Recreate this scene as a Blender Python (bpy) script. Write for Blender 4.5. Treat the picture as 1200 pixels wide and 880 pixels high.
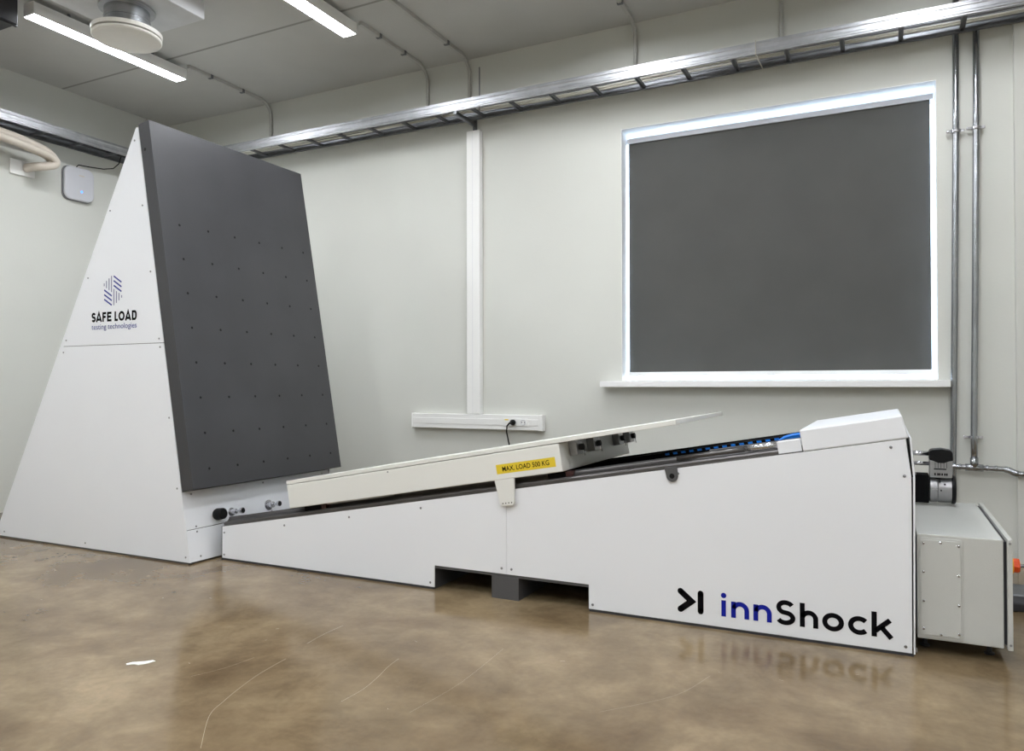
import bpy, bmesh, math, random
from mathutils import Vector, Matrix
random.seed(7)
for o in list(bpy.data.objects):
    bpy.data.objects.remove(o)
SC = bpy.context.scene
COL = SC.collection

# ------------------------------------------------------------------ camera
def camera():
    yaw, pitch, roll = 0.459856, 0.0100638, -0.0023472
    cy, sy, cp, sp = math.cos(yaw), math.sin(yaw), math.cos(pitch), math.sin(pitch)
    f = Vector((-sy*cp, cy*cp, sp)); r = Vector((cy, sy, 0)); u = r.cross(f)
    c, s = math.cos(roll), math.sin(roll)
    R, U = c*r + s*u, -s*r + c*u
    m = Matrix((R, U, -f)).transposed().to_4x4(); m.translation = (0, 0, 1.15)
    cd = bpy.data.cameras.new('camera'); cd.sensor_fit = 'HORIZONTAL'; cd.sensor_width = 36
    cd.lens = 881.63/1200*36; cd.clip_start = 0.05
    o = bpy.data.objects.new('camera', cd); COL.objects.link(o); o.matrix_world = m
    SC.camera = o
camera()

# ------------------------------------------------------------------ light and exposure
LAMP_STRENGTH = 74.0        # the linear ceiling lamps
SKY_STRENGTH = 450.0         # daylight behind the blind
SC.view_settings.view_transform = 'Standard'
SC.view_settings.look = 'None'
SC.view_settings.exposure = 0.0
SC.view_settings.gamma = 1.0
SC.view_settings.use_curve_mapping = False
W = bpy.data.worlds.new('daylight'); SC.world = W; W.use_nodes = True
W.node_tree.nodes['Background'].inputs[0].default_value = (0.62, 0.8, 1.0, 1)
W.node_tree.nodes['Background'].inputs[1].default_value = SKY_STRENGTH

# ------------------------------------------------------------------ materials
def lin(r, g, b):
    f = lambda v: ((v/255+0.055)/1.055)**2.4 if v > 10 else v/255/12.92
    return (f(r), f(g), f(b), 1)
MATS = {}
def mat(name, rgb, rough=0.5, metal=0.0, var=0.04, scale=6.0, bump=0.0, bscale=200.0, coat=0.0, spec=0.5):
    m = bpy.data.materials.new(name); m.use_nodes = True
    nt = m.node_tree; b = nt.nodes['Principled BSDF']
    tc = nt.nodes.new('ShaderNodeTexCoord')
    nz = nt.nodes.new('ShaderNodeTexNoise'); nz.inputs['Scale'].default_value = scale; nz.inputs['Detail'].default_value = 4
    nt.links.new(tc.outputs['Object'], nz.inputs['Vector'])
    rp = nt.nodes.new('ShaderNodeValToRGB')
    c = lin(*rgb)
    rp.color_ramp.elements[0].position = 0.3; rp.color_ramp.elements[1].position = 0.7
    rp.color_ramp.elements[0].color = tuple(v*(1-var) for v in c[:3]) + (1,)
    rp.color_ramp.elements[1].color = tuple(min(1, v*(1+var)) for v in c[:3]) + (1,)
    nt.links.new(nz.outputs['Fac'], rp.inputs['Fac'])
    nt.links.new(rp.outputs['Color'], b.inputs['Base Color'])
    b.inputs['Roughness'].default_value = rough; b.inputs['Metallic'].default_value = metal
    b.inputs['Specular IOR Level'].default_value = spec
    if coat: b.inputs['Coat Weight'].default_value = coat; b.inputs['Coat Roughness'].default_value = 0.08
    if bump:
        n2 = nt.nodes.new('ShaderNodeTexNoise'); n2.inputs['Scale'].default_value = bscale; n2.inputs['Detail'].default_value = 2
        bp = nt.nodes.new('ShaderNodeBump'); bp.inputs['Strength'].default_value = bump; bp.inputs['Distance'].default_value = 0.002
        nt.links.new(tc.outputs['Object'], n2.inputs['Vector']); nt.links.new(n2.outputs['Fac'], bp.inputs['Height'])
        nt.links.new(bp.outputs['Normal'], b.inputs['Normal'])
    MATS[name] = m
    return m
def emit(name, rgb, s):
    m = bpy.data.materials.new(name); m.use_nodes = True; nt = m.node_tree
    nt.nodes.remove(nt.nodes['Principled BSDF'])
    e = nt.nodes.new('ShaderNodeEmission'); e.inputs[0].default_value = (*rgb, 1); e.inputs[1].default_value = s
    nt.links.new(e.outputs[0], nt.nodes['Material Output'].inputs[0]); return m

WALL = mat('wall_paint', (208, 209, 203), 0.7, var=0.015, scale=1.5, bump=0.25, bscale=60)
WHITE = mat('white_sheet', (239, 241, 245), 0.32, var=0.008, scale=2)
CARR = mat('white_lacquer', (234, 234, 229), 0.35, var=0.008, scale=3)
SILLM = mat('white_sill', (240, 240, 240), 0.4, var=0.01)
PVC = mat('white_pvc', (238, 238, 236), 0.4, var=0.01)
STEELPLATE = mat('dark_plate', (70, 70, 73), 0.42, metal=0.25, var=0.09, scale=2.2, bump=0.12, bscale=140)
DARK = mat('dark_frame', (92, 92, 94), 0.45, metal=0.3, var=0.05)
RAIL = mat('rail_steel', (100, 98, 98), 0.34, metal=0.75, var=0.03, scale=5)
BLACK = mat('black_plastic', (9, 9, 12), 0.45, var=0.1, spec=0.25)
VOIDBLACK = mat('black_parts_and_shade', (7, 7, 9), 0.8, var=0.1, spec=0.15)  # for black parts, and for the shade painted in between the rails
CHROME = mat('chrome', (205, 205, 210), 0.24, metal=1.0, var=0.03)
GALV = mat('galvanised', (178, 180, 184), 0.42, metal=0.9, var=0.1, scale=14)
GALVD = mat('galvanised_dull', (120, 122, 126), 0.45, metal=0.8, var=0.12, scale=14)
PIPE = mat('zinc_pipe', (165, 168, 172), 0.24, metal=0.95, var=0.1, scale=9)
CABG = mat('grey_enclosure', (197, 198, 194), 0.3, var=0.02, bump=0.5, bscale=260)
ALU = mat('cast_aluminium', (170, 170, 172), 0.35, metal=0.75, var=0.06, scale=20)
SCREW = mat('screw_steel', (150, 150, 153), 0.3, metal=0.8, var=0.05)
YELLOW = mat('yellow_label', (232, 203, 50), 0.45, var=0.03)
INK = mat('black_ink', (9, 8, 12), 0.8, var=0.05, spec=0.1)
INKBLUE = mat('blue_ink', (24, 34, 150), 0.8, var=0.04, spec=0.15)
LOGOBLUE = mat('logo_blue', (40, 50, 140), 0.5, var=0.04)
LOGOGREY = mat('logo_grey', (120, 118, 150), 0.5, var=0.04)
BLUEC = mat('blue_cable', (25, 125, 225), 0.35, var=0.06)
ORANGE = mat('orange_red', (232, 84, 30), 0.4, var=0.04)
AMBER = mat('amber', (240, 178, 40), 0.4, var=0.04)
BLIND = mat('blind_fabric', (80, 80, 78), 0.85, var=0.05, scale=3, bump=0.3, bscale=400)
CABLEW = mat('grey_cable', (190, 188, 178), 0.5, var=0.05)
INSUL = mat('pipe_insulation', (205, 196, 184), 0.6, var=0.04, scale=10)
APW = mat('matt_white', (205, 206, 212), 0.5, var=0.01)
APG = mat('grey_rim', (120, 120, 124), 0.5, var=0.02)
CONDUIT = mat('grey_conduit', (178, 178, 174), 0.5, var=0.05)
RUBBER = mat('dark_rubber', (48, 48, 52), 0.6, var=0.08)
SCRATCH = mat('floor_scratch', (162, 146, 121), 0.4, var=0.03)
SCRATCHES = [([(-1.941, 1.7), (-2.103, 1.878), (-2.152, 1.986), (-2.19, 2.095), (-2.229, 2.242), (-2.25, 2.407)], .0016), ([(-1.768, 2.173), (-1.765, 2.293), (-1.785, 2.411), (-1.814, 2.525), (-1.826, 2.614)], .0014), ([(-2.297, 2.59), (-2.313, 2.721), (-2.313, 2.856)], .0016), ([(-1.494, 2.205), (-1.466, 2.511), (-1.487, 2.913)], .0008), ([(-2.45, 2.1), (-2.40, 2.22), (-2.38, 2.36)], .001), ([(-.9, 2.5), (-.7, 2.75), (-.62, 3.0)], .0008)]
PAPER = mat('paper_scrap', (235, 235, 228), 0.7, var=0.02)
DIFF = emit('lamp_diffuser', (0.94, 0.965, 1.0), LAMP_STRENGTH)
LED = emit('blue_led', (0.06, 0.22, 1.0), 3.5)
RED = mat('dark_red', (58, 26, 26), 0.5, var=0.05)
DUCT = mat('zinc_sheet', (205, 206, 208), 0.45, metal=0.2, var=0.05, scale=8)
DISC = mat('valve_white', (222, 220, 214), 0.5, var=0.01)

def glass_mat():
    m = bpy.data.materials.new('window_glass'); m.use_nodes = True
    b = m.node_tree.nodes['Principled BSDF']
    b.inputs['Transmission Weight'].default_value = 1; b.inputs['Roughness'].default_value = 0; b.inputs['IOR'].default_value = 1.02
    return m
GLASS = glass_mat()

def floor_mat():
    m = bpy.data.materials.new('polished_concrete'); m.use_nodes = True
    nt = m.node_tree; N = nt.nodes; L = nt.links; b = N['Principled BSDF']
    tc = N.new('ShaderNodeTexCoord')
    def noise(scale, detail, rough=0.55, dist=0.0):
        n = N.new('ShaderNodeTexNoise'); n.inputs['Scale'].default_value = scale; n.inputs['Detail'].default_value = detail
        n.inputs['Roughness'].default_value = rough; n.inputs['Distortion'].default_value = dist
        L.new(tc.outputs['Object'], n.inputs['Vector']); return n
    def ramp(src, p0, c0, p1, c1):
        r = N.new('ShaderNodeValToRGB'); e = r.color_ramp.elements
        e[0].position = p0; e[0].color = c0; e[1].position = p1; e[1].color = c1
        L.new(src, r.inputs['Fac']); return r
    def mix(kind, fac, a, bb):
        x = N.new('ShaderNodeMix'); x.data_type = 'RGBA'; x.blend_type = kind
        if isinstance(fac, float): x.inputs[0].default_value = fac
        else: L.new(fac, x.inputs[0])
        L.new(a, x.inputs[6])
        if isinstance(bb, tuple): x.inputs[7].default_value = bb
        else: L.new(bb, x.inputs[7])
        return x.outputs[2]
    big = ramp(noise(0.9, 5, 0.6, 0.6).outputs['Fac'], 0.34, lin(103, 85, 62), 0.66, lin(149, 131, 103))
    mid = ramp(noise(4.5, 6, 0.65, 0.3).outputs['Fac'], 0.35, (0.74, 0.73, 0.71, 1), 0.65, (1.1, 1.1, 1.1, 1))
    fine = ramp(noise(38, 3, 0.6).outputs['Fac'], 0.3, (0.93, 0.93, 0.93, 1), 0.7, (1.05, 1.05, 1.05, 1))
    c = mix('MULTIPLY', 1.0, big.outputs[0], mid.outputs[0]); c = mix('MULTIPLY', 1.0, c, fine.outputs[0])
    L.new(c, b.inputs['Base Color'])
    rr = ramp(noise(2.6, 5, 0.6).outputs['Fac'], 0.3, (0.11, 0.11, 0.11, 1), 0.7, (0.18, 0.18, 0.18, 1))
    L.new(rr.outputs[0], b.inputs['Roughness'])
    b.inputs['Specular IOR Level'].default_value = 0.27
    bp = N.new('ShaderNodeBump'); bp.inputs['Strength'].default_value = 0.05; bp.inputs['Distance'].default_value = 0.004
    L.new(noise(7, 4).outputs['Fac'], bp.inputs['Height']); L.new(bp.outputs[0], b.inputs['Normal'])
    return m
FLOOR = floor_mat()

def ceiling_mat():
    m = mat('ceiling_slab', (190, 190, 187), 0.8, var=0.05, scale=1.3, bump=0.3, bscale=30)
    nt = m.node_tree; N = nt.nodes; L = nt.links; b = N['Principled BSDF']
    rp = [n for n in N if n.type == 'VALTORGB'][0]
    tc = N.new('ShaderNodeTexCoord'); sp = N.new('ShaderNodeSeparateXYZ'); L.new(tc.outputs['Object'], sp.inputs[0])
    # slab joints every 2.4 m along Y, one of them at y = 4.56
    a = N.new('ShaderNodeMath'); a.operation = 'ADD'; a.inputs[1].default_value = -4.56 + 24; L.new(sp.outputs['Y'], a.inputs[0])
    f = N.new('ShaderNodeMath'); f.operation = 'PINGPONG'; f.inputs[1].default_value = 1.2; L.new(a.outputs[0], f.inputs[0])
    g = N.new('ShaderNodeMath'); g.operation = 'LESS_THAN'; g.inputs[1].default_value = 0.012; L.new(f.outputs[0], g.inputs[0])
    x = N.new('ShaderNodeMix'); x.data_type = 'RGBA'; L.new(g.outputs[0], x.inputs[0]); L.new(rp.outputs[0], x.inputs[6])
    x.inputs[7].default_value = lin(146, 145, 141)
    L.new(x.outputs[2], b.inputs['Base Color'])
    return m
CEIL = ceiling_mat()

# ------------------------------------------------------------------ mesh helpers
class MB:
    def __init__(s): s.bm = bmesh.new()
    def box(s, x0, x1, y0, y1, z0, z1):
        return s.prism([(x0, z0), (x1, z0), (x1, z1), (x0, z1)], y0, y1)
    def prism(s, poly, y0, y1):                # polygon in XZ pushed along Y
        a = [s.bm.verts.new((x, y0, z)) for x, z in poly]
        b = [s.bm.verts.new((x, y1, z)) for x, z in poly]
        n = len(poly)
        s.bm.faces.new(a); s.bm.faces.new(b[::-1])
        for i in range(n): s.bm.faces.new((a[i], b[i], b[(i+1) % n], a[(i+1) % n]))
        return s
    def sweep(s, poly, p0, p1, ex, ey):        # polygon given in the frame (ex, ey), pushed from p0 to p1
        p0, p1, ex, ey = map(Vector, (p0, p1, ex, ey))
        a = [s.bm.verts.new(p0 + ex*x + ey*y) for x, y in poly]
        b = [s.bm.verts.new(p1 + ex*x + ey*y) for x, y in poly]
        n = len(poly)
        s.bm.faces.new(a); s.bm.faces.new(b[::-1])
        for i in range(n): s.bm.faces.new((a[i], b[i], b[(i+1) % n], a[(i+1) % n]))
        return s
    def tube(s, path, r, n=12, cap=True):
        path = [Vector(p) for p in path]; rings = []
        rs = r if isinstance(r, (list, tuple)) else [r]*len(path)
        up = None
        for i, p in enumerate(path):
            t = (path[min(i+1, len(path)-1)] - path[max(i-1, 0)]).normalized()
            if up is None: up = t.orthogonal().normalized()
            up = (up - t*up.dot(t)).normalized(); w = t.cross(up)
            rings.append([s.bm.verts.new(p + (up*math.cos(k*2*math.pi/n) + w*math.sin(k*2*math.pi/n))*rs[i]) for k in range(n)])
        for a, b in zip(rings, rings[1:]):
            for k in range(n):
                f = s.bm.faces.new((a[k], a[(k+1) % n], b[(k+1) % n], b[k])); f.smooth = True
        if cap: s.bm.faces.new(rings[0][::-1]); s.bm.faces.new(rings[-1])
        return s
    def lathe(s, c, axis, prof, n=32):         # prof: (distance along axis, radius)
        c = Vector(c); ax = Vector(axis).normalized(); u = ax.orthogonal().normalized(); w = ax.cross(u); rings = []
        for h, r in prof:
            rings.append([s.bm.verts.new(c + ax*h + (u*math.cos(k*2*math.pi/n) + w*math.sin(k*2*math.pi/n))*max(r, 1e-5)) for k in range(n)])
        for a, b in zip(rings, rings[1:]):
            for k in range(n): s.bm.faces.new((a[k], a[(k+1) % n], b[(k+1) % n], b[k]))
        s.bm.faces.new(rings[0][::-1]); s.bm.faces.new(rings[-1]); return s
    def torus(s, c, axis, R, r, n=24, k=8):
        c = Vector(c); ax = Vector(axis).normalized(); u = ax.orthogonal().normalized(); w = ax.cross(u); rings = []
        for i in range(n):
            d = u*math.cos(i*2*math.pi/n) + w*math.sin(i*2*math.pi/n)
            rings.append([s.bm.verts.new(c + d*(R + r*math.cos(j*2*math.pi/k)) + ax*r*math.sin(j*2*math.pi/k)) for j in range(k)])
        for i in range(n):
            a, b = rings[i], rings[(i+1) % n]
            for j in range(k):
                f = s.bm.faces.new((a[j], a[(j+1) % k], b[(j+1) % k], b[j])); f.smooth = True
        return s
    def build(s, name, m, parent=None, bevel=0.0, seg=2):
        bmesh.ops.recalc_face_normals(s.bm, faces=s.bm.faces)
        me = bpy.data.meshes.new(name); s.bm.to_mesh(me); s.bm.free(); me.materials.append(m)
        o = bpy.data.objects.new(name, me); COL.objects.link(o)
        if parent is not None:
            o.parent = parent; o.matrix_parent_inverse = root_matrix(parent).inverted()
        if bevel:
            md = o.modifiers.new('bevel', 'BEVEL'); md.width = bevel; md.segments = seg; md.limit_method = 'ANGLE'; md.angle_limit = math.radians(40)
            md.harden_normals = False
        return o
def root_matrix(o):
    m = Matrix.Translation(o.location)
    return m if o.parent is None else root_matrix(o.parent) @ o.matrix_parent_inverse @ m
def thing(name, loc, label, cat, group=None):
    o = bpy.data.objects.new(name, None); COL.objects.link(o); o.location = loc; o.empty_display_size = 0.1
    o['label'] = label; o['category'] = cat
    if group: o['group'] = group
    return o
def tag(o, label, cat, group=None):
    o['label'] = label; o['category'] = cat
    if group: o['group'] = group
    return o
def struct(o):
    o['kind'] = 'structure'; return o
def part_label(o, l):
    o['label'] = l; return o
def copy_tree(o, delta, parent=None):
    c = o.copy(); COL.objects.link(c)
    if parent is None: c.location = Vector(o.location) + Vector(delta)
    else:
        c.parent = parent; c.matrix_parent_inverse = o.matrix_parent_inverse.copy()
    for ch in list(o.children): copy_tree(ch, delta, c)
    return c
def rrect(x0, x1, y0, y1, r, k=5):
    p = []
    for cx, cy, a in ((x1-r, y0+r, -90), (x1-r, y1-r, 0), (x0+r, y1-r, 90), (x0+r, y0+r, 180)):
        for i in range(k+1):
            t = math.radians(a + 90*i/k); p.append((cx + r*math.cos(t), cy + r*math.sin(t)))
    return p
def arc(cx, cy, rx, ry, a0, a1, n=14):
    return [(cx + rx*math.cos(math.radians(a0 + (a1-a0)*i/n)), cy + ry*math.sin(math.radians(a0 + (a1-a0)*i/n))) for i in range(n+1)]
def ribbon(mb, pts, w, to3d, rnd=False):
    """a flat brush stroke of width w along pts; to3d maps (x, y) onto the lettered surface"""
    P = [Vector((p[0], p[1], 0)) for p in pts]; closed = (P[0]-P[-1]).length < 1e-6
    if closed: P = P[:-1]
    n = len(P); Lf, Rt = [], []
    for i in range(n):
        if closed: a, b = P[i]-P[i-1], P[(i+1) % n]-P[i]
        else:
            a = P[i]-P[i-1] if i else P[1]-P[0]; b = P[i+1]-P[i] if i < n-1 else P[-1]-P[-2]
        a, b = a.normalized(), b.normalized()
        na, nb = Vector((-a.y, a.x, 0)), Vector((-b.y, b.x, 0)); m = (na+nb)
        m = m.normalized() if m.length > 1e-6 else na
        k = 1/max(0.45, m.dot(na)); Lf.append(P[i]+m*w/2*k); Rt.append(P[i]-m*w/2*k)
    V = lambda q: mb.bm.verts.new(to3d(q.x, q.y))
    lv, rv = [V(q) for q in Lf], [V(q) for q in Rt]
    for i in range(n if closed else n-1):
        j = (i+1) % n; mb.bm.faces.new((lv[i], rv[i], rv[j], lv[j]))
    if rnd and not closed:
        for c in (P[0], P[-1]):
            mb.bm.faces.new([V(c + Vector((math.cos(t*math.pi/8), math.sin(t*math.pi/8), 0))*w/2) for t in range(16)])
def flat_build(mb, name, m, parent, nrm):
    bmesh.ops.recalc_face_normals(mb.bm, faces=mb.bm.faces)
    for f in mb.bm.faces:
        f.normal_update()
        if f.normal.dot(Vector(nrm)) < 0: f.normal_flip()
    me = bpy.data.meshes.new(name); mb.bm.to_mesh(me); mb.bm.free(); me.materials.append(m)
    o = bpy.data.objects.new(name, me); COL.objects.link(o); o.parent = parent
    o.matrix_parent_inverse = root_matrix(parent).inverted(); return o
def font_text(txt, name, m, parent, x0, x1, y0, y1, to3d, bold=0.0, nrm=(0, -1, 0)):
    """built-in font, fitted so its ink fills x0..x1, y0..y1"""
    cu = bpy.data.curves.new('t', 'FONT'); cu.body = txt; cu.size = 1; cu.offset = bold; cu.resolution_u = 4
    t = bpy.data.objects.new('t', cu); COL.objects.link(t)
    dg = bpy.context.evaluated_depsgraph_get(); me = bpy.data.meshes.new_from_object(t.evaluated_get(dg))
    bpy.data.objects.remove(t); bpy.data.curves.remove(cu)
    xs = [v.co.x for v in me.vertices]; ys = [v.co.y for v in me.vertices]
    ax, bx, ay, by = min(xs), max(xs), min(ys), max(ys)
    for v in me.vertices:
        v.co = to3d(x0 + (v.co.x-ax)/(bx-ax)*(x1-x0), y0 + (v.co.y-ay)/(by-ay)*(y1-y0))
    me.name = name; me.materials.clear(); me.materials.append(m)
    mb = MB(); mb.bm.from_mesh(me); bpy.data.meshes.remove(me)
    return flat_build(mb, name, m, parent, nrm)

# ------------------------------------------------------------------ the room
WY = 5.75                    # inner face of the back wall
WL, WR, WF, CZ = -7.1, 3.4, -3.2, 4.0
struct(MB().box(WL-.3, WR+.3, WF-.3, WY+.3, -0.2, 0).build('floor', FLOOR))
struct(MB().box(WL-.3, WR+.3, WF-.3, WY+.35, CZ, CZ+.2).build('ceiling', CEIL))
struct(MB().box(WL-.3, WL, WF, WY, 0, CZ).build('wall_left', WALL))
struct(MB().box(WR, WR+.3, WF, WY, 0, CZ).build('wall_right', WALL))
struct(MB().box(WL-.3, WR+.3, WF-.3, WF, 0, CZ).build('wall_front', WALL))
NX0, NX1, NZ0, NZ1 = -1.872, 0.322, 1.168, 3.172    # the window opening
bw = MB()
bw.box(WL-.3, NX0, WY, WY+.35, 0, CZ); bw.box(NX1, WR+.3, WY, WY+.35, 0, CZ)
bw.box(NX0, NX1, WY, WY+.35, 0, NZ0); bw.box(NX0, NX1, WY, WY+.35, NZ1, CZ)
struct(bw.build('wall_back', WALL))
struct(MB().box(0.752, WR, WY-.055, WY, 0, CZ).build('wall_pilaster', WALL))

# window_1: frame, glass, sill, smooth reveal lining
win = bpy.data.objects.new('window_1', None); COL.objects.link(win); win.location = (-0.775, WY+.28, NZ0); struct(win)
fr = MB(); fy0, fy1 = WY+.24, WY+.31
for a in ((NX0, NX0+.012, NZ0, NZ1), (NX1-.012, NX1, NZ0, NZ1), (NX0+.012, NX1-.012, NZ0, NZ0+.014), (NX0+.012, NX1-.012, NZ1-.06, NZ1), (-.80, -.75, NZ0+.014, NZ1-.06)):
    fr.box(a[0], a[1], fy0, fy1, a[2], a[3])
fr.build('window_frame', SILLM, win, 0.002)
g = MB(); g.box(NX0+.012, -.80, WY+.27, WY+.276, NZ0+.014, NZ1-.06); g.box(-.75, NX1-.012, WY+.27, WY+.276, NZ0+.014, NZ1-.06)
g.build('glass', GLASS, win)
ln = MB()
ln.box(NX0, NX0+.004, WY, fy0, NZ0, NZ1); ln.box(NX1-.004, NX1, WY, fy0, NZ0, NZ1); ln.box(NX0+.004, NX1-.004, WY, fy0, NZ1-.004, NZ1)
ln.build('window_reveal', SILLM, win)
MB().prism(rrect(-2.02, 0.385, 1.117, 1.162, 0.008, 3), WY-.11, fy0).build('window_sill', SILLM, win, 0.003)

# roller blind in the recess
bl = thing('roller_blind', (-.775, WY+.14, NZ0), 'dark grey roller blind drawn down over the bright window', 'blind')
MB().prism(rrect(-1.862, 0.310, 3.088, 3.124, 0.006, 3), WY+.125, WY+.165).build('cassette', APW, bl)
MB().box(-1.852, 0.292, WY+.140, WY+.143, 1.236, 3.10).build('fabric', BLIND, bl)
MB().prism(rrect(-1.860, 0.292, 1.205, 1.236, 0.006, 3), WY+.13, WY+.152).build('bottom_bar', SILLM, bl)
ch = MB(); ch.tube([(-1.858, WY+.125, 3.09), (-1.858, WY+.125, 2.2)], 0.0025, 6)
for k in range(14): ch.lathe((-1.858, WY+.125, 3.0-.05*k), (0, 0, 1), [(-.004, .001), (0, .0042), (.004, .001)], 8)
ch.build('bead_chain', SILLM, bl)

# ------------------------------------------------------------------ lamps
def make_lamp(x, y0, y1, label):
    t = thing('ceiling_lamp', (x, (y0+y1)/2, CZ), label, 'lamp', 'linear ceiling lamps')
    MB().prism(rrect(x-.062, x+.062, 3.905, 3.955, 0.008, 3), y0, y1).build('housing', PVC, t)
    for yy in (y0+.3, y1-.3): MB().lathe((x, yy, 3.95), (0, 0, 1), [(0, .012), (.05, .012)], 10).build('hanger', GALVD, t)
    for xa in (x-.062, x+.0605): MB().prism([(xa, 3.860), (xa+.0015, 3.860), (xa+.0015, 3.93), (xa, 3.93)], y0, y1).build('cutoff_lip', PVC, t)  # lips added to cut grazing lamplight; end caps drop below the diffuser too
    MB().prism([(x-.060, 3.895), (x-.060, 3.872), (x-.050, 3.866), (x+.050, 3.866), (x+.060, 3.872), (x+.060, 3.895)], y0+.003, y1-.003).build('diffuser', DIFF, t)
    for ya, yb in ((y0-.004, y0+.003), (y1-.003, y1+.004)):
        MB().prism(rrect(x-.062, x+.062, 3.862, 3.957, 0.01, 3), ya, yb).build('end_cap', PVC, t)
    return t
L0 = make_lamp(-5.62, 3.36, 4.70, 'long white lamp glowing beside the round ceiling air valve, leftmost')
L1 = copy_tree(L0, (1.90, -0.02, 0)); L1['label'] = 'glowing lamp cut by the top edge, right of the ventilation duct'
for ix, x in enumerate((-5.62, -3.70, -1.76, 0.2, 2.1)):
    for y in (4.01, 1.45, -1.1):
        if y > 4 and ix not in (2, 3): continue
        c = copy_tree(L0, (x+5.62, y-4.01 + (.30 if y > 4 else 0), 0)); c['label'] = 'linear ceiling lamp outside the picture'; c['group'] = 'ceiling lamps out of view'

# conduits from the lamps to the wall
def conduit(x, y0, zb, label):
    t = thing('ceiling_conduit', (x, WY, zb), label, 'conduit', 'grey ceiling conduits')
    MB().sweep(rrect(-.016, .016, -.03, 0, 0.004, 2), (x, y0, CZ), (x, 5.60, CZ), (1, 0, 0), (0, 0, 1)).build('trunk', CONDUIT, t)
    bend = [(x, 5.55, CZ-.016)] + [(x, 5.60+.13*math.sin(a), CZ-.146+.13*math.cos(a)) for a in [math.pi/2*i/6 for i in range(7)]] + [(x, 5.73, zb)]
    MB().tube(bend, 0.015, 10).build('flexible_tube', CONDUIT, t)
    for y in (y0+.25, 5.35):
        MB().box(x-.022, x+.022, y-.012, y+.012, CZ-.034, CZ).build('clip', GALVD, t)
conduit(-5.56, 4.72, 3.47, 'grey conduit from the leftmost lamp across the ceiling to the back wall')
conduit(-3.68, 4.75, 3.47, 'grey ceiling conduit running from the lamp cut by the top edge')
conduit(-3.25, 3.4, 3.47, 'grey ceiling conduit just right of the second lamp, ending above the trunking')
conduit(-1.745, 4.74, 3.47, 'grey ceiling conduit ending above the tray, left of the window corner')
conduit(-.655, 4.74, 3.47, 'grey ceiling conduit straight above the middle of the blind')

# ------------------------------------------------------------------ ventilation
du = thing('ventilation_duct', (-4.7, 3.2, CZ), 'galvanised ventilation duct box hanging under the ceiling by the lamp', 'duct')
db = MB(); db.box(-5.05, -4.335, 2.5, 3.82, 3.75, 4.0); db.build('duct_box', DUCT, du, 0.006)
fl = MB(); fl.box(-5.06, -4.325, 3.10, 3.13, 3.74, 4.0); fl.build('joint_flange', GALVD, du, 0.002)
ext = thing('exhaust_valve', (-4.69, 3.47, 3.55), 'round white exhaust air valve on a metal neck under the duct', 'air valve')
c = (-4.69, 3.47, 0)
MB().lathe((c[0], c[1], 3.59), (0, 0, 1), [(0, .145), (.07, .145), (.072, .149), (.08, .149), (.082, .145), (.157, .145)], 40).build('neck', PIPE, ext)
MB().lathe((c[0], c[1], 3.733), (0, 0, 1), [(0, .18), (.014, .18)], 40).build('collar', GALV, ext)
MB().lathe((c[0], c[1], 3.557), (0, 0, 1), [(0, .17), (.004, .222), (.03, .225), (.034, .15)], 48).build('upper_ring', DISC, ext)
MB().lathe((c[0], c[1], 3.530), (0, 0, 1), [(0, .19), (.003, .215), (.010, .222), (.018, .222), (.022, .13), (.027, .13)], 48).build('disc', DISC, ext)
dk = thing('branch_duct', (-6.3, 3.0, CZ), 'dark duct in the upper left corner under the ceiling', 'duct')
MB().box(WL+.01, -5.62, 2.4, 3.28, 3.76, 3.99).build('duct_box', RUBBER, dk, 0.004)
MB().box(-5.66, -5.64, 2.39, 3.29, 3.75, 3.99).build('joint_flange', RUBBER, dk, 0.002)

# ------------------------------------------------------------------ cable trays
RAILP = [(0, 0), (.022, 0), (.022, .006), (.006, .010), (.006, .026), (.001, .030), (.001, .054), (.006, .058), (.006, .074), (.022, .079), (.022, .085), (0, .085), (0, .076), (-.004, .070), (-.004, .060), (-.001, .054), (-.001, .030), (-.004, .024), (-.004, .012), (0, .008)]
def tray(name_label, a, b, inward, near0, near1, z, rungs, parent_loc):
    """a, b: ends of the room-side rail; inward: unit vector towards the wall; width .28"""
    t = thing('cable_tray', parent_loc, name_label, 'cable tray', 'galvanised cable trays')
    a, b, inw = Vector(a), Vector(b), Vector(inward)
    MB().sweep(RAILP, a, b, inw, (0, 0, 1)).build('side_rail', GALV, t)
    MB().sweep(RAILP, a + inw*.28, b + inw*.28, -inw, (0, 0, 1)).build('side_rail', GALVD, t)
    d = (b-a).normalized()
    for s in rungs:
        p = a + d*s + Vector((0, 0, .012))
        mb = MB(); C = [(-.015, 0), (-.005, 0), (-.005, .004), (-.011, .004), (-.011, .014), (.011, .014), (.011, .004), (.005, .004), (.005, 0), (.015, 0), (.015, .018), (-.015, .018)]
        mb.sweep(C, p + inw*.004, p + inw*.276, d, (0, 0, 1)); mb.build('rung', GALVD, t)
    return t
TZ = 3.425
tb = tray('long galvanised ladder cable tray along the back wall above the window', (-6.75, 5.40, TZ), (WR-.02, 5.40, TZ), (0, 1, 0), 0, 0, TZ,
     [0.135 + .354*k for k in range(28)], (-2, 5.54, TZ))
tl = tray('galvanised ladder cable tray on the left wall above the white wireless access point', (-6.76, 1.2, TZ), (-6.76, 5.70, TZ), (-1, 0, 0), 0, 0, TZ,
     [0.2 + .354*k for k in range(12)], (-6.9, 3.5, TZ))
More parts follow.
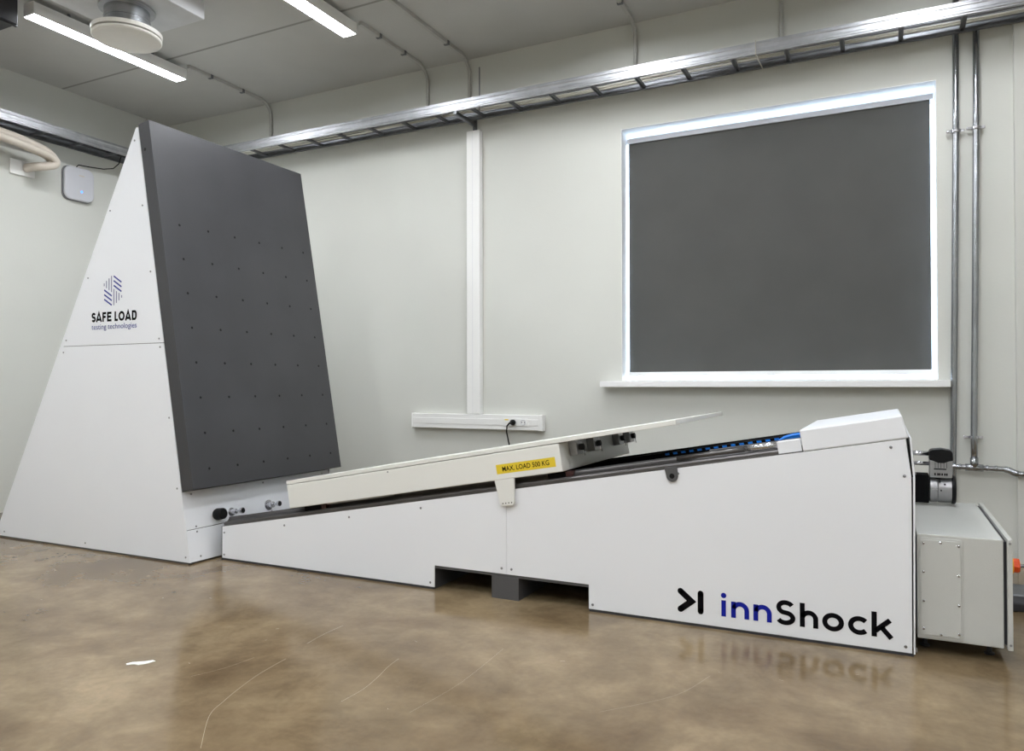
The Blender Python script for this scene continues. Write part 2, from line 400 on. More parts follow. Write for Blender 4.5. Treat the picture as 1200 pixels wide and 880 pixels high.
# brackets on the back wall: arm under the tray plus a wall plate
for x, lab in ((-6.2, None), (-3.20, 1), (-.95, None), (0.98, None)):
    if lab is None: continue
    br = MB(); br.box(x-.015, x+.015, 5.40, WY-.01, TZ-.03, TZ-.002); br.box(x-.02, x+.02, WY-.012, WY, TZ-.06, TZ+.05)
    br.prism([(x-.012, TZ-.03), (x+.012, TZ-.03), (x+.012, TZ-.034), (x-.012, TZ-.034)], 5.42, WY-.02)
    br.build('tray_bracket', GALVD, tb, 0.002)
MB().tube([(-2.972, 5.41, TZ-.03), (-2.972, 5.41, 3.75)], 0.005, 8).build('threaded_rod', GALVD, tb)
MB().tube([(-.785, 5.392, TZ+.09), (-.785, 5.392, TZ-.006), (-.775, 5.66, TZ-.006)], 0.004, 6).build('cable_tie', CABLEW, tb)
# cables lying in the tray
def wavy(x0, x1, y, z, r, amp, seed, m, name, label):
    rd = random.Random(seed); n = 46; path = []
    ph = [rd.uniform(0, 6) for _ in range(3)]
    for i in range(n):
        x = x0 + (x1-x0)*i/(n-1)
        path.append((x, y + amp*(math.sin(x*1.9+ph[0]) + .5*math.sin(x*4.1+ph[1])), z + .006*math.sin(x*2.7+ph[2])))
    return tag(MB().tube(path, r, 8).build(name, m), label, 'cable', 'cables lying in the tray on the back wall')
for i, (y, r, amp, m) in enumerate(((5.45, .009, .012, CABLEW), (5.49, .008, .014, CABLEW), (5.535, .010, .013, GALVD), (5.58, .008, .014, CABLEW), (5.62, .009, .010, CABLEW))):
    wavy(-6.5, 3.2, y, TZ+.040+r, r, amp, 11+i, m, 'tray_cable', 'loose cable lying in the tray along the back wall')
def lcable(x, r, seed):
    rd = random.Random(seed); ph = rd.uniform(0, 6)
    path = [(x + .012*math.sin(2.2*y+ph), y, TZ+.040+r) for y in [1.4 + 4.1*i/30 for i in range(31)]]
    tag(MB().tube(path, r, 8).build('tray_cable', RUBBER), 'dark cable lying in the tray on the left wall', 'cable', 'cables lying in the tray on the left wall')
for x, r, s in ((-6.84, .011, 1), (-6.90, .012, 2), (-6.96, .010, 3)): lcable(x, r, s)

# insulated pipes with a U bend and a wall collar
ib = thing('refrigerant_pipe_bundle', (WL, 4.12, 3.13), 'bundle of pale insulated pipes bending back into the left wall', 'pipe')
for k, (dz, dx) in enumerate(((0.0, 0.0), (-.055, .03), (-.035, -.045))):
    x = -6.86 + dx
    pts = [(x, 2.2, 3.375+dz), (x, 3.3, 3.372+dz), (x, 3.9, 3.345+dz), (x, 4.14, 3.315+dz), (x, 4.265, 3.285+dz*.8), (x-.005, 4.335, 3.24+dz*.6), (x-.01, 4.335, 3.195+dz*.4), (x-.03, 4.29, 3.165+dz*.3), (x-.09, 4.23, 3.15+dz*.3), (WL+.04, 4.20, 3.145+dz*.3)]
    # smooth the path
    sm = []
    for i in range(len(pts)-1):
        p0, p1, p2, p3 = (Vector(pts[max(0, min(len(pts)-1, j))]) for j in (i-1, i, i+1, i+2))
        for q in range(6):
            t = q/6; sm.append(.5*((2*p1) + (p2-p0)*t + (2*p0-5*p1+4*p2-p3)*t*t + (3*p1-p0-3*p2+p3)*t**3))
    sm.append(Vector(pts[-1]))
    MB().tube(sm, 0.032, 14).build('insulated_pipe', INSUL, ib)
MB().sweep(rrect(-.13, .09, -.075, .06, .01, 3), (WL, 4.20, 3.14), (WL+.025, 4.20, 3.14), (0, 1, 0), (0, 0, 1)).build('wall_collar', PVC, ib, 0.004)

# wireless access point
ap = thing('access_point', (WL, 4.71, 2.95), 'white rounded wireless access point with a blue light on the left wall', 'access point')
MB().sweep(rrect(4.555, 4.865, 2.94, 3.275, .07, 6), (WL, 0, 0), (WL+.018, 0, 0), (0, 1, 0), (0, 0, 1)).build('back_plate', APG, ap)
MB().sweep(rrect(4.56, 4.86, 2.945, 3.27, .07, 6), (WL+.018, 0, 0), (WL+.05, 0, 0), (0, 1, 0), (0, 0, 1)).build('cover', APW, ap, 0.012, 3)
part_label(MB().lathe((WL+.0495, 4.728, 3.035), (1, 0, 0), [(0, .010), (.003, .010)], 16).build('status_light', LED, ap), 'small glowing blue light')
MB().sweep(rrect(4.70, 4.755, 3.185, 3.196, .004, 2), (WL+.049, 0, 0), (WL+.0515, 0, 0), (0, 1, 0), (0, 0, 1)).build('badge', INSUL, ap)
cp = [(WL+.03, 4.68, 3.265), (WL+.04, 4.70, 3.295), (WL+.05, 4.80, 3.30), (WL+.06, 4.95, 3.315), (WL+.07, 5.05, 3.345), (WL+.1, 5.09, 3.40), (WL+.12, 5.1, TZ+.05)]
MB().tube(cp, 0.005, 8).build('lead', BLACK, ap)

# ------------------------------------------------------------------ trunking, plug
tk = thing('cable_trunking', (-3.2, WY, .75), 'white wall trunking, vertical run ending in a horizontal socket strip', 'trunking')
TF = WY-.06
vt = MB(); vt.box(-3.257, -3.128, TF, WY, .884, 3.345); vt.build('vertical_duct', PVC, tk, 0.004)
vl = MB(); vl.box(-3.20, -3.198, TF-.0005, TF, .886, 3.34); vl.build('duct_seam', APW, tk)
MB().box(-3.825, -2.545, TF, WY, .754, .881).build('horizontal_duct', PVC, tk, 0.004)
hl = MB(); hl.prism([(-3.815, .792), (-2.575, .792), (-2.575, .845), (-3.815, .845)], TF-.004, TF+.002); hl.build('duct_cover', PVC, tk, 0.002)
MB().box(-3.832, -3.822, TF-.004, WY, .751, .884).build('end_cap', PVC, tk, 0.002); MB().box(-2.575, -2.538, TF-.004, WY, .751, .884).build('end_cap', PVC, tk, 0.003)
so = MB(); so.box(-2.895, -2.665, TF-.010, TF-.003, .788, .85); so_o = so.build('socket_plate', PVC, tk, 0.003)
r_ = MB(); r_.torus((-2.71, TF-.011, .82), (0, 1, 0), .021, .003); r_.build('socket_outlet', APW, so_o)
part_label(MB().box(-2.883, -2.848, TF-.0112, TF-.0095, .836, .846).build('socket_label', YELLOW, so_o), 'yellow label strip')
for x in (-2.722, -2.698): MB().lathe((x, TF-.0106, .82), (0, 1, 0), [(0, .004), (.001, .004)], 10).build('contact_hole', BLACK, so_o)
pg = thing('power_plug', (-2.80, TF, .815), 'black power plug in the wall socket strip with its cord hanging down', 'plug')
MB().lathe((-2.797, TF-.0105, .82), (0, -1, 0), [(0, .019), (.012, .024), (.030, .024), (.040, .017), (.043, .012)], 22).build('plug_body', BLACK, pg)
MB().tube([(-2.797, TF-.04, .82), (-2.815, TF-.055, .815), (-2.838, TF-.058, .79), (-2.845, TF-.05, .74), (-2.832, TF-.04, .66), (-2.81, TF-.03, .55), (-2.80, TF-.03, .3), (-2.8, TF-.04, .05), (-2.75, TF-.1, .010), (-2.5, TF-.25, .008)],
          [.013, .009, .006, .006, .006, .006, .006, .006, .006, .006], 10).build('cord', BLACK, pg)

# ------------------------------------------------------------------ steel pipes on the back wall
PY = 5.72
def clamp(x, z, parent):
    m = MB(); m.lathe((x, PY, z-.011), (0, 0, 1), [(0, .026), (.002, .029), (.020, .029), (.022, .026)], 20)
    m.box(x-.055, x+.05, PY-.004, PY+.004, z-.009, z+.009); m.build('pipe_clamp', CHROME, parent, 0.002)
    w = MB(); w.lathe((x-.045, PY-.004, z), (0, -1, 0), [(0, .010), (.012, .010), (.014, .006)], 6); w.build('clamp_bolt', CHROME, parent)
p1 = thing('steel_pipe', (.425, PY, 0), 'vertical zinc pipe right beside the window edge', 'pipe', 'vertical zinc pipes')
MB().tube([(.436, PY, CZ-.02), (.43, PY, 2.8), (.415, PY, 1.6), (.40, PY+.009, .6), (.395, PY+.009, .0)], 0.0195, 16).build('pipe', PIPE, p1)
clamp(.43, 2.80, p1)
p2 = thing('steel_pipe', (.52, PY, .58), 'vertical zinc pipe nearest the right corner, ending in a horizontal branch', 'pipe', 'vertical zinc pipes')
MB().tube([(.552, PY, CZ-.02), (.545, PY, 2.8), (.53, PY, 1.6), (.517, PY-.01, .8), (.516, PY-.033, .585)], 0.0195, 16).build('pipe', PIPE, p2)
clamp(.545, 2.805, p2); clamp(.5165, .79, p2)
hp = MB(); hp.tube([(.30, PY-.033, .600), (.515, PY-.033, .597), (.685, PY-.033, .594), (.705, PY-.035, .588), (.735, PY-.05, .572), (.76, PY-.055, .570), (3.3, PY-.055, .560)], 0.0165, 14)
hp.build('branch_pipe', PIPE, p2)
te = MB(); te.tube([(.515-.05, PY-.033, .597), (.515+.05, PY-.033, .596)], .023, 16); te.tube([(.516, PY-.033, .597), (.516, PY-.026, .66)], .024, 16); te.build('tee_fitting', PIPE, p2)
el = MB(); el.tube([(.68, PY-.033, .594), (.705, PY-.035, .588), (.735, PY-.05, .572), (.755, PY-.055, .570)], .021, 14); el.build('elbow', PIPE, p2)
wd = MB()
for k in range(7): wd.lathe((.33+.05*k, PY-.033, .60-.0006*k), (1, 0, 0), [(0, .017), (.004, .0195), (.010, .0195), (.014, .017)], 14)
wd.build('branch_sleeve', PIPE, p2)

# ------------------------------------------------------------------ impact tower
TA = math.atan(.1752); CA, SA = math.cos(TA), math.sin(TA)
TY0, TY1 = 3.38, 4.815
def tx(z): return -3.955 - .1752*z                # front (track-side) edge
def tl_(z): return -4.476 - (2.865-z)*.550        # rear edge
def TW(y, v, u=0.0): return Vector((-3.955 - SA*v + CA*u, y, CA*v + SA*u))
tower = thing('impact_tower', (-5, 4.1, 0), 'tall white wedge shaped tower carrying the dark leaning plate', 'impact tower')
ZT, ZS = 2.865, 1.418
MB().prism([(tl_(.0)+.03, 0), (tx(.0)-.02, 0), (tx(ZT)-.02, ZT-.02), (tl_(ZT)+.016, ZT-.02)], TY0+.006, TY1-.006).build('frame', DARK, tower)
MB().prism([(tl_(.012), .012), (tx(.012), .012), (tx(ZS-.002), ZS-.002), (tl_(ZS-.002), ZS-.002)], TY0, TY0+.006).build('lower_side_panel', WHITE, tower)
MB().prism([(tl_(ZS+.002), ZS+.002), (tx(ZS+.002), ZS+.002), (tx(ZT), ZT), (tl_(ZT), ZT)], TY0, TY0+.006).build('upper_side_panel', WHITE, tower)
MB().prism([(tl_(.022), .022), (tx(.022), .022), (tx(ZT), ZT), (tl_(ZT), ZT)], TY1-.006, TY1).build('rear_side_panel', WHITE, tower)
n_ = Vector((-.876, 0, .482))
MB().prism([(tl_(.022)-.004, .022), (tl_(.022)+.008, .022), (tl_(ZT)+.008, ZT), (tl_(ZT)-.004, ZT)], TY0+.006, TY1-.006).build('sloping_back_panel', WHITE, tower)
def tprism(v0, v1, u0, u1, y0, y1, name, m, parent, bevel=0.0):
    a = [TW(0, v0, u0), TW(0, v0, u1), TW(0, v1, u1), TW(0, v1, u0)]
    return MB().prism([(q.x, q.z) for q in a], y0, y1).build(name, m, parent, bevel)
tprism(.218, .462, -.018, 0, TY0+.006, TY1-.02, 'upper_front_panel', WHITE, tower, 0.002)
tprism(.012, .214, -.018, 0, TY0+.006, TY1-.02, 'lower_front_panel', WHITE, tower, 0.002)
plate = tprism(.466, 2.925, .004, .108, TY0, TY1+.014, 'impact_plate', STEELPLATE, tower, 0.003)
part_label(plate, 'dark grey steel plate with a grid of small holes')
for r in range(8):
    for k in range(6):
        q = TW(3.525+.2395*k, .588+.2345*r, .108)
        m = MB(); m.lathe(q, (CA, 0, SA), [(-.002, .0088), (.0006, .0088)], 10); m.build('bolt_hole', BLACK, plate)
m = MB(); m.lathe(Vector((-4.387, TY0+.001, 2.706)), (0, -1, 0), [(0, .011), (.0016, .011)], 12); m.build('bolt_hole', BLACK, plate)
# screws on the tower
def screw(p, nrm, parent, r=.0062):
    return MB().lathe(p, nrm, [(0, r), (.0025, r), (.004, r*.6)], 10).build('screw', SCREW, parent)
for x, z in ((-5.205, 1.46), (-5.235, 1.375), (-4.246, 1.446), (-4.237, 1.391), (-4.33, 1.891), (-4.967, 1.888), (-4.49, 2.78), (-4.735, 2.334), (-4.41, 2.336), (-4.988, .045), (-3.995, .045), (-4.075, .478), (-4.15, .931), (-5.93, .045)):
    screw((x, TY0, z), (0, -1, 0), tower)
for y, v in ((3.451, .442), (4.079, .442), (4.712, .44), (3.46, .232), (3.462, .198), (3.468, .04), (4.13, .232)):
    screw(TW(y, v), (CA, 0, SA), tower, .006)
# fittings on the front panel
m = MB(); m.lathe(TW(3.635, .282), (CA, 0, SA), [(0, .036), (.012, .040), (.06, .037), (.066, .03)], 24); m.build('rubber_buffer', BLACK, tower)
for y, v, kx in ((3.76, .279, .85), (4.105, .276, 1.1)):
    m = MB(); m.lathe(TW(y, v), (CA, 0, SA), [(0, .034*kx), (.004, .034*kx), (.0045, .022*kx), (.012, .020*kx), (.045, .020*kx), (.045, .008), (.085, .008)], 24)
    pf = m.build('pull_fitting', CHROME, tower)
    m = MB(); m.lathe(TW(y, v, .085), (CA, 0, SA), [(0, .009), (.003, .017), (.014, .020), (.024, .020), (.026, .018)], 18); m.build('pull_knob', CHROME, pf)
    m = MB(); m.lathe(TW(y, v, .111), (CA, 0, SA), [(0, .0155), (.0012, .0155)], 18); m.build('knob_face', BLACK, pf)
# printing on the side panel
tp = lambda x, z: Vector((x, TY0-.0015, z))
lg = MB(); 
for x, z0, z1 in ((-4.794, 1.821, 1.840), (-4.770, 1.806, 1.856), (-4.743, 1.792, 1.871), (-4.718, 1.777, 1.887), (-4.693, 1.686, 1.796), (-4.667, 1.700, 1.780), (-4.641, 1.716, 1.766), (-4.614, 1.733, 1.750)):
    ribbon(lg, [(x, z0), (x, z1)], .0085, tp)
lm = flat_build(lg, 'logo_bars', LOGOGREY, tower, (0, -1, 0))
lg = MB()
for x0, z0, x1, z1 in ((-4.696, 1.885, -4.616, 1.838), (-4.696, 1.853, -4.616, 1.807), (-4.696, 1.821, -4.616, 1.775), (-4.794, 1.795, -4.715, 1.750), (-4.794, 1.763, -4.715, 1.719), (-4.794, 1.731, -4.715, 1.687)):
    ribbon(lg, [(x0, z0), (x1, z1)], .0105, tp)
flat_build(lg, 'logo_strokes', LOGOBLUE, tower, (0, -1, 0))
# rounded heavy capitals
B0, H = 1.577, .066
def glyph(mb, pts_list, x0, x1, w, to3d):
    for pts in pts_list: ribbon(mb, [(x0 + p[0]*(x1-x0), B0 + p[1]*H) for p in pts], w, to3d)
lt = MB(); w = .0152
def cap(ch, x0, x1):
    i = w/2/(x1-x0); t = w/2/H
    if ch == 'S':
        q = (1-2*t)/4; hx = .5-i
        G = [arc(.5, 1-t-q, hx, q, 20, 90, 6) + arc(.5, 1-t-q, hx, q, 100, 250, 12) + arc(.5, t+q, hx, q, 70, -90, 12) + arc(.5, t+q, hx, q, -100, -160, 5)]
    elif ch == 'A': G = [[(i*.6, 0), (.5, 1-t*.4), (1-i*.6, 0)], [(.2, .25), (.8, .25)]]
    elif ch == 'F': G = [[(i, 0), (i, 1-t), (1, 1-t)], [(i, .5), (.9, .5)]]
    elif ch == 'E': G = [[(1, t), (i, t), (i, 1-t), (1, 1-t)], [(i, .5), (.9, .5)]]
    elif ch == 'L': G = [[(i, 1), (i, t), (1, t)]]
    elif ch == 'O': G = [[(.5, 1-t)] + [(.5+(.5-i)*math.sin(a)*1.0, .5+(.5-t)*math.cos(a)) for a in [2*math.pi*k/20 for k in range(1, 20)]] + [(.5, 1-t)]]
    elif ch == 'D': G = [[(i, .5), (i, 1-t)] + arc(.55, .62, .45-i, .38-t, 90, 0, 6) + arc(.55, .38, .45-i, .38-t, 0, -90, 6) + [(i, t), (i, .5)]]
    glyph(lt, G, x0, x1, w, tp)
for ch, a, b in (('S', -4.926, -4.882), ('A', -4.878, -4.819), ('F', -4.812, -4.773), ('E', -4.763, -4.717), ('L', -4.686, -4.651), ('O', -4.645, -4.583), ('A', -4.577, -4.520), ('D', -4.511, -4.463)):
    cap(ch, a, b)
part_label(flat_build(lt, 'lettering', INK, tower, (0, -1, 0)), 'black capitals')
font_text('testing technologies', 'caption', LOGOBLUE, tower, -4.926, -4.463, 1.515, 1.562, tp, 0.0)

# ------------------------------------------------------------------ inclined track
A0 = Vector((-3.894, 0, .215))
def TR(s, n, y=0.0): return Vector((A0.x + s*CA - n*SA, y, A0.z + s*SA + n*CA))
def trprism(s0, s1, n0, n1, y0, y1, name, m, parent, bevel=0.0, seg=2):
    q = [TR(s0, n0), TR(s1, n0), TR(s1, n1), TR(s0, n1)]
    return MB().prism([(p.x, p.z) for p in q], y0, y1).build(name, m, parent, bevel, seg)
FY, BY = 3.578, 4.64
track = thing('inclined_track', (-1.9, 4.1, 0), 'long white inclined impact test track rising to a hood on the right', 'impact track')
zl = lambda x: .215 + .1752*(x+3.894)             # top line of the side panels
NL, NR, NZ = -2.258, -1.343, .134                 # fork notch
PX1 = .098
def side(x0, x1):
    if x0 < NL: return [(x0, .013), (NL, .013), (NL, NZ), (x1, NZ), (x1, zl(x1)), (x0, zl(x0))]
    return [(x0, NZ), (NR, NZ), (NR, .013), (PX1-.002, .013), (PX1, .75), (.078, zl(.078)), (x0, zl(x0))]
MB().prism(side(-3.890, -1.8068), FY, FY+.006).build('side_panel', WHITE, track)
MB().prism(side(-1.8052, PX1), FY, FY+.006).build('side_panel', WHITE, track)
FYI = FY+.006
fb = MB(); d = .035
fb.prism([(-3.902, 0), (NL-.006, 0), (NL-.006, zl(NL)-d), (-3.902, zl(-3.902)+.003-0*d)], FYI, BY)
fb.prism([(NL-.006, .118), (NR+.006, .118), (NR+.006, zl(NR)-d), (NL-.006, zl(NL)-d)], FYI, BY)
fb.prism([(NR+.006, 0), (PX1, 0), (PX1+.002, .70), (.085, zl(.085)-d), (NR+.006, zl(NR)-d)], FYI, BY)
fb.box(-1.897, -1.737, FY+.002, BY, 0, .118)
fb.box(NL-.006, -1.897, BY-.02, BY, 0, .118); fb.box(-1.737, NR+.006, BY-.02, BY, 0, .118)  # unseen plugs added at the far ends of the fork pockets to block light
fb.build('base_frame', DARK, track)
pl_ = MB(); pl_.box(NL, -1.90, FY+.08, BY-.03, .002, .1175); 
# far side panel
MB().prism([(-3.89, .018), (PX1, .018), (PX1, .75), (.078, zl(.078)), (-3.89, zl(-3.89))], BY, BY+.006).build('far_side_panel', WHITE, track)
pl_.bm.free()
# black sheet standing in for the shade in the well between the rails
trprism(.02, 3.66, -.040, -.022, FY+.085, BY-.085, 'well_shade', VOIDBLACK, track)
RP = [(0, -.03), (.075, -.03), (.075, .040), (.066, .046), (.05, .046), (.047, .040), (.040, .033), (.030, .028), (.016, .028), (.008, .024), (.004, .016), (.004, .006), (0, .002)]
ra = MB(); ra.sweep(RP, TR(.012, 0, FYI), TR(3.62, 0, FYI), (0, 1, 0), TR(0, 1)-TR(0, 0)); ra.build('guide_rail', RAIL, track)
ra = MB(); ra.sweep([(-a, b) for a, b in RP][::-1], TR(.012, 0, BY), TR(3.62, 0, BY), (0, 1, 0), TR(0, 1)-TR(0, 0)); ra.build('guide_rail', VOIDBLACK, track)  # far rail blackened, shade of the well put into its colour
lip = MB(); lip.sweep([(.062, .046), (.075, .046), (.075, .052), (.062, .052)], TR(.0, 0, FYI), TR(3.62, 0, FYI), (0, 1, 0), TR(0, 1)-TR(0, 0)); lip.build('rail_lip', DARK, track)
# chrome gas spring lying on the near rail
cy = MB(); cy.tube([TR(3.05, .045, FY+.022), TR(3.37, .045, FY+.022)], .0115, 14); cy.build('shaft_sleeve', RAIL, track)
cy = MB(); cy.tube([TR(3.385, .046, FY+.022), TR(3.515, .046, FY+.022)], .0150, 18); cy.build('shaft', CHROME, track)
cy = MB(); cy.tube([TR(3.37, .0455, FY+.022), TR(3.385, .0455, FY+.022)], .009, 12); cy.build('shaft_neck', RAIL, track)
trprism(3.516, 3.618, .004, .060, FY+.008, FY+.05, 'shaft_bracket', WHITE, track, 0.003)
trprism(3.2, 3.62, .053, .062, FY+.055, FY+.078, 'bracket_bar', DARK, track, 0.002)
# lifting lug on the near rail
pp = [TR(2.988, .010), TR(2.992, -.032)] + [TR(3.019+.027*math.cos(math.radians(a)), -.034+.027*math.sin(math.radians(a))) for a in range(190, 351, 20)] + [TR(3.046, -.032), TR(3.050, .010)]
lu = MB().prism([(q.x, q.z) for q in pp], FY-.010, FY-.001).build('lifting_lug', DARK, track, 0.001)
q = TR(3.019, -.033, FY-.0103); MB().lathe(q, (0, -1, 0), [(0, .0125), (.0008, .0125)], 18).build('lug_hole', BLACK, lu)
# energy chain with blue cables
ec = MB(); ec.sweep([(-.04, .0), (.04, .0), (.04, .072), (-.04, .072)], TR(2.2, -.02, 4.2), TR(3.49, -.02, 4.2), (0, 1, 0), TR(0, 1)-TR(0, 0))
chain = ec.build('energy_chain', VOIDBLACK, track)
for k in range(14):
    s = 3.445-.0455*k
    mb = MB(); q = [TR(s-.012, .038), TR(s+.012, .038), TR(s+.010, .049), TR(s-.014, .049)]
    mb.prism([(p.x, p.z) for p in q], 4.1585, 4.1605); mb.build('chain_window', BLUEC, chain)
for j, (dn, dy) in enumerate(((0, 0), (.009, .012), (.018, -.004), (.004, -.014), (.014, -.018))):
    pth = [TR(3.44+dn*.5, .004+dn, 4.14+dy), TR(3.462, .020+dn, 4.14+dy), TR(3.49, .032+dn, 4.14+dy), TR(3.53, .038+dn, 4.14+dy), TR(3.60, .038+dn, 4.14+dy), TR(3.66, .036+dn, 4.14+dy)]
    MB().tube(pth, .0068, 8).build('blue_cable', BLUEC, track)
# hood
hq = [TR(3.622, .002), TR(4.045, .002), TR(4.036, .099), TR(3.622, .099)]
hood = MB().prism([(p.x, p.z) for p in hq], FY-.002, 4.52).build('hood', WHITE, track, 0.007, 3)
# end plate on the right
ex = .104
MB().prism([(PX1+.004, .01), (PX1+.010, .01), (PX1+.014, .752), (TR(4.05, 0).x+.004, TR(4.05, 0).z), (TR(4.05, 0).x-.003, TR(4.05, 0).z), (PX1+.006, .752)], FY+.001, BY+.004).build('end_plate', WHITE, track)
MB().prism([(.080, .912), (PX1+.001, .75), (PX1+.0065, .752), (.0875, .915)], FY+.0008, FY+.012).build('edge_gasket', BLACK, track)
for z in (.86, .835, .80, .765, .028, .02):
    x = PX1+.013 if z < .75 else PX1+.014-(z-.752)*.12
    MB().lathe((x, FY+.02, z), (1, 0, 0), [(0, .006), (.005, .005)], 8).build('edge_bolt', SCREW, track)
# base shoe: the thin dark strip under the panels
for xa, xb in ((-3.896, NL-.002), (NR+.002, PX1+.004)): MB().box(xa, xb, FY+.001, FYI+.002, 0, .010).build('base_strip', RUBBER, track)
for x, z in ((-3.872, .178), (-3.872, .035), (-3.357, .267), (-2.853, .357), (-2.348, .447), (-2.285, .036), (-1.836, .163), (-1.778, .163), (-1.322, .036), (.072, .038), (.072, .755), (.022, .874), (-.888, .716)):
    screw((x, FY, z), (0, -1, 0), track, .0066)
# product lettering on the right side panel
ip = lambda x, z: Vector((x, FY-.0015, z))
bz, xh, ah = .064, .140, .168
blk, blu = MB(), MB(); w = .0208
ribbon(blk, [(-.878, .158), (-.826, .115), (-.878, .073)], .029, ip, True)
ribbon(blk, [(-.7835, .157), (-.7835, .073)], .027, ip, True)
ribbon(blu, [(-.677, bz), (-.677, .1385)], w, ip)
blu.bm.faces.new([blu.bm.verts.new(ip(-.677+.0125*math.cos(t*math.pi/10), .161+.0125*math.sin(t*math.pi/10))) for t in range(20)])
def en(mb, x0, x1, top=xh):
    r = (x1-x0)/2-w/2; c = (x0+x1)/2
    if top > xh: ribbon(mb, [(x0+w/2, bz), (x0+w/2, top)], w, ip)
    else: ribbon(mb, [(x0+w/2, bz), (x0+w/2, top-.002)], w, ip)
    ribbon(mb, arc(c, xh-w/2-r, r, r, 168, 0) + [(c+r, bz)], w, ip)
en(blu, -.643, -.563); en(blu, -.544, -.464)
sx0, sx1, st, sb = -.449, -.364, .173, bz-.002
cx_ = (sx0+sx1)/2; hw = (sx1-sx0)/2-w/2; q_ = (st-sb-2*w/2)/4
S = arc(cx_+.002, st-w/2-q_, hw*.92, q_, 28, 90, 6) + arc(cx_, st-w/2-q_, hw*.86, q_, 96, 250, 12) + arc(cx_, sb+w/2+q_, hw, q_, 75, -90, 14) + arc(cx_, sb+w/2+q_, hw*1.0, q_, -100, -152, 6)
ribbon(blk, S, w, ip)
en(blk, -.345, -.269, .170)
def oh(x0, x1, a0=0, a1=360):
    r = (x1-x0)/2-w/2; rz = (xh+.002-(bz-.002))/2-w/2
    ribbon(blk, arc((x0+x1)/2, (xh+bz)/2, r, rz, a0, a1, 28), w, ip)
oh(-.253, -.165); oh(-.149, -.061, 42, 318)
ribbon(blk, [(-.047, bz), (-.047, .170)], w, ip)
ribbon(blk, [(-.042, .090), (.014, xh)], w, ip); ribbon(blk, [(-.020, .108), (.019, bz)], w, ip)
part_label(flat_build(blk, 'lettering', INK, track, (0, -1, 0)), 'black letters and arrow mark')
part_label(flat_build(blu, 'lettering', INKBLUE, track, (0, -1, 0)), 'blue letters')
# brake unit with rods at the upper end
AY = 4.52
for z, x0, r in ((.775, .085, .012), (.722, .10, .010), (.632, .11, .011)):
    MB().tube([(x0, AY, z), (.215, AY, z)], r, 14).build('guide_rod', CHROME, track)
bu = MB().prism([(.207, .655), (.308, .655), (.310, .690), (.312, .745), (.206, .745), (.206, .690)], AY-.05, AY+.05).build('brake_unit', ALU, track, 0.004)
MB().prism([(.205, .745), (.222, .741), (.245, .731), (.272, .731), (.295, .741), (.313, .745), (.311, .786), (.303, .797), (.262, .804), (.218, .798), (.207, .790)], AY-.053, AY+.053).build('brake_cap', BLACK, bu, 0.004)
m = MB()
for x in (.232, .245, .258, .271, .284): m.box(x-.001, x+.001, AY-.0515, AY-.049, .705, .735)
m.box(.226, .282, AY-.0515, AY-.049, .697, .703)
for x in (.231, .244, .252, .263, .275, .284): m.box(x-.0035, x+.0035, AY-.0515, AY-.049, .667, .679)
m.build('vent_slots', BLACK, bu)
MB().lathe((.207, AY+.02, .590), (1, 0, 0), [(0, .066), (.003, .070), (.034, .070), (.036, .067), (.040, .070), (.10, .070)], 36).build('brake_drum', ALU, bu)
MB().lathe((.307, AY+.02, .590), (1, 0, 0), [(0, .074), (.012, .076), (.018, .073), (.021, .06)], 36).build('drum_cover', BLACK, bu)
m = MB()
for x, z, a, b in ((.253, .640, .006, .020), (.275, .622, .008, .008), (.258, .59, .006, .008)): m.box(x-a/2, x+a/2, AY-.0475-.004, AY-.03, z-b/2, z+b/2)
m.build('drum_slots', BLACK, bu)
MB().box(.213, .244, AY-.056, AY-.03, .594, .602).build('drum_tab', CHROME, bu)
MB().box(.125, .204, AY-.04, AY+.06, .520, .668).build('drive_housing', VOIDBLACK, track, 0.004)

# ------------------------------------------------------------------ carriage
car = thing('test_carriage', TR(1.5, .03, 4.1), 'white loading carriage with a flat table board resting on the inclined track', 'carriage')
CY0, CY1 = 3.553, 4.675
trprism(.622, 2.470, .058, .203, CY0, CY1, 'body', CARR, car, 0.006, 3)
trprism(.622, 3.087, .206, .229, CY0, CY1+.01, 'table_board', CARR, car, 0.002)
pp = [TR(2.068, .062), TR(2.079, -.066), TR(2.090, -.078), TR(2.152, -.082), TR(2.165, -.070), TR(2.186, .062)]
lg_ = MB().prism([(q.x, q.z) for q in pp], CY0+.002, FY-.008).build('bracket', CARR, car, 0.002)
for k in range(4):
    MB().lathe(TR(2.098+.0175*k, -.066, CY0+.002), (0, -1, 0), [(0, .0035), (.0006, .0035)], 8).build('bracket_hole', BLACK, lg_)
# rollers under the carriage
for s0, s1 in ((.70, .87), (2.36, 2.50)):
    w_ = trprism(s0, s1-.04, .005, .056, FY+.02, FY+.075, 'roller_block', VOIDBLACK, car, 0.002)
    trprism(s1-.038, s1, .012, .054, FY+.02, FY+.07, 'roller_scraper', RED, w_, 0.002)
trprism(.87, 1.35, .049, .057, FY+.03, FY+.06, 'underside_reflection', GALV, car)  # added bar standing in for the reflection on the carriage underside
screw(TR(1.392, .19, CY0), (0, -1, 0), car, .005)
# warning label
def cp_(s, n): return TR(s, n, CY0-.0008)
lb = MB(); vs = [cp_(*p) for p in ((2.092, .090), (2.437, .088), (2.437, .138), (2.092, .140))]
lb.bm.faces.new([lb.bm.verts.new(v) for v in vs])
wl = flat_build(lb, 'load_label', YELLOW, car, (0, -1, 0)); part_label(wl, 'yellow load label with black capitals')
font_text('MAX. LOAD 500 KG', 'label_lettering', INK, wl, 2.128, 2.402, .101, .127, lambda s, n: TR(s, n, CY0-.0016), 0.012)
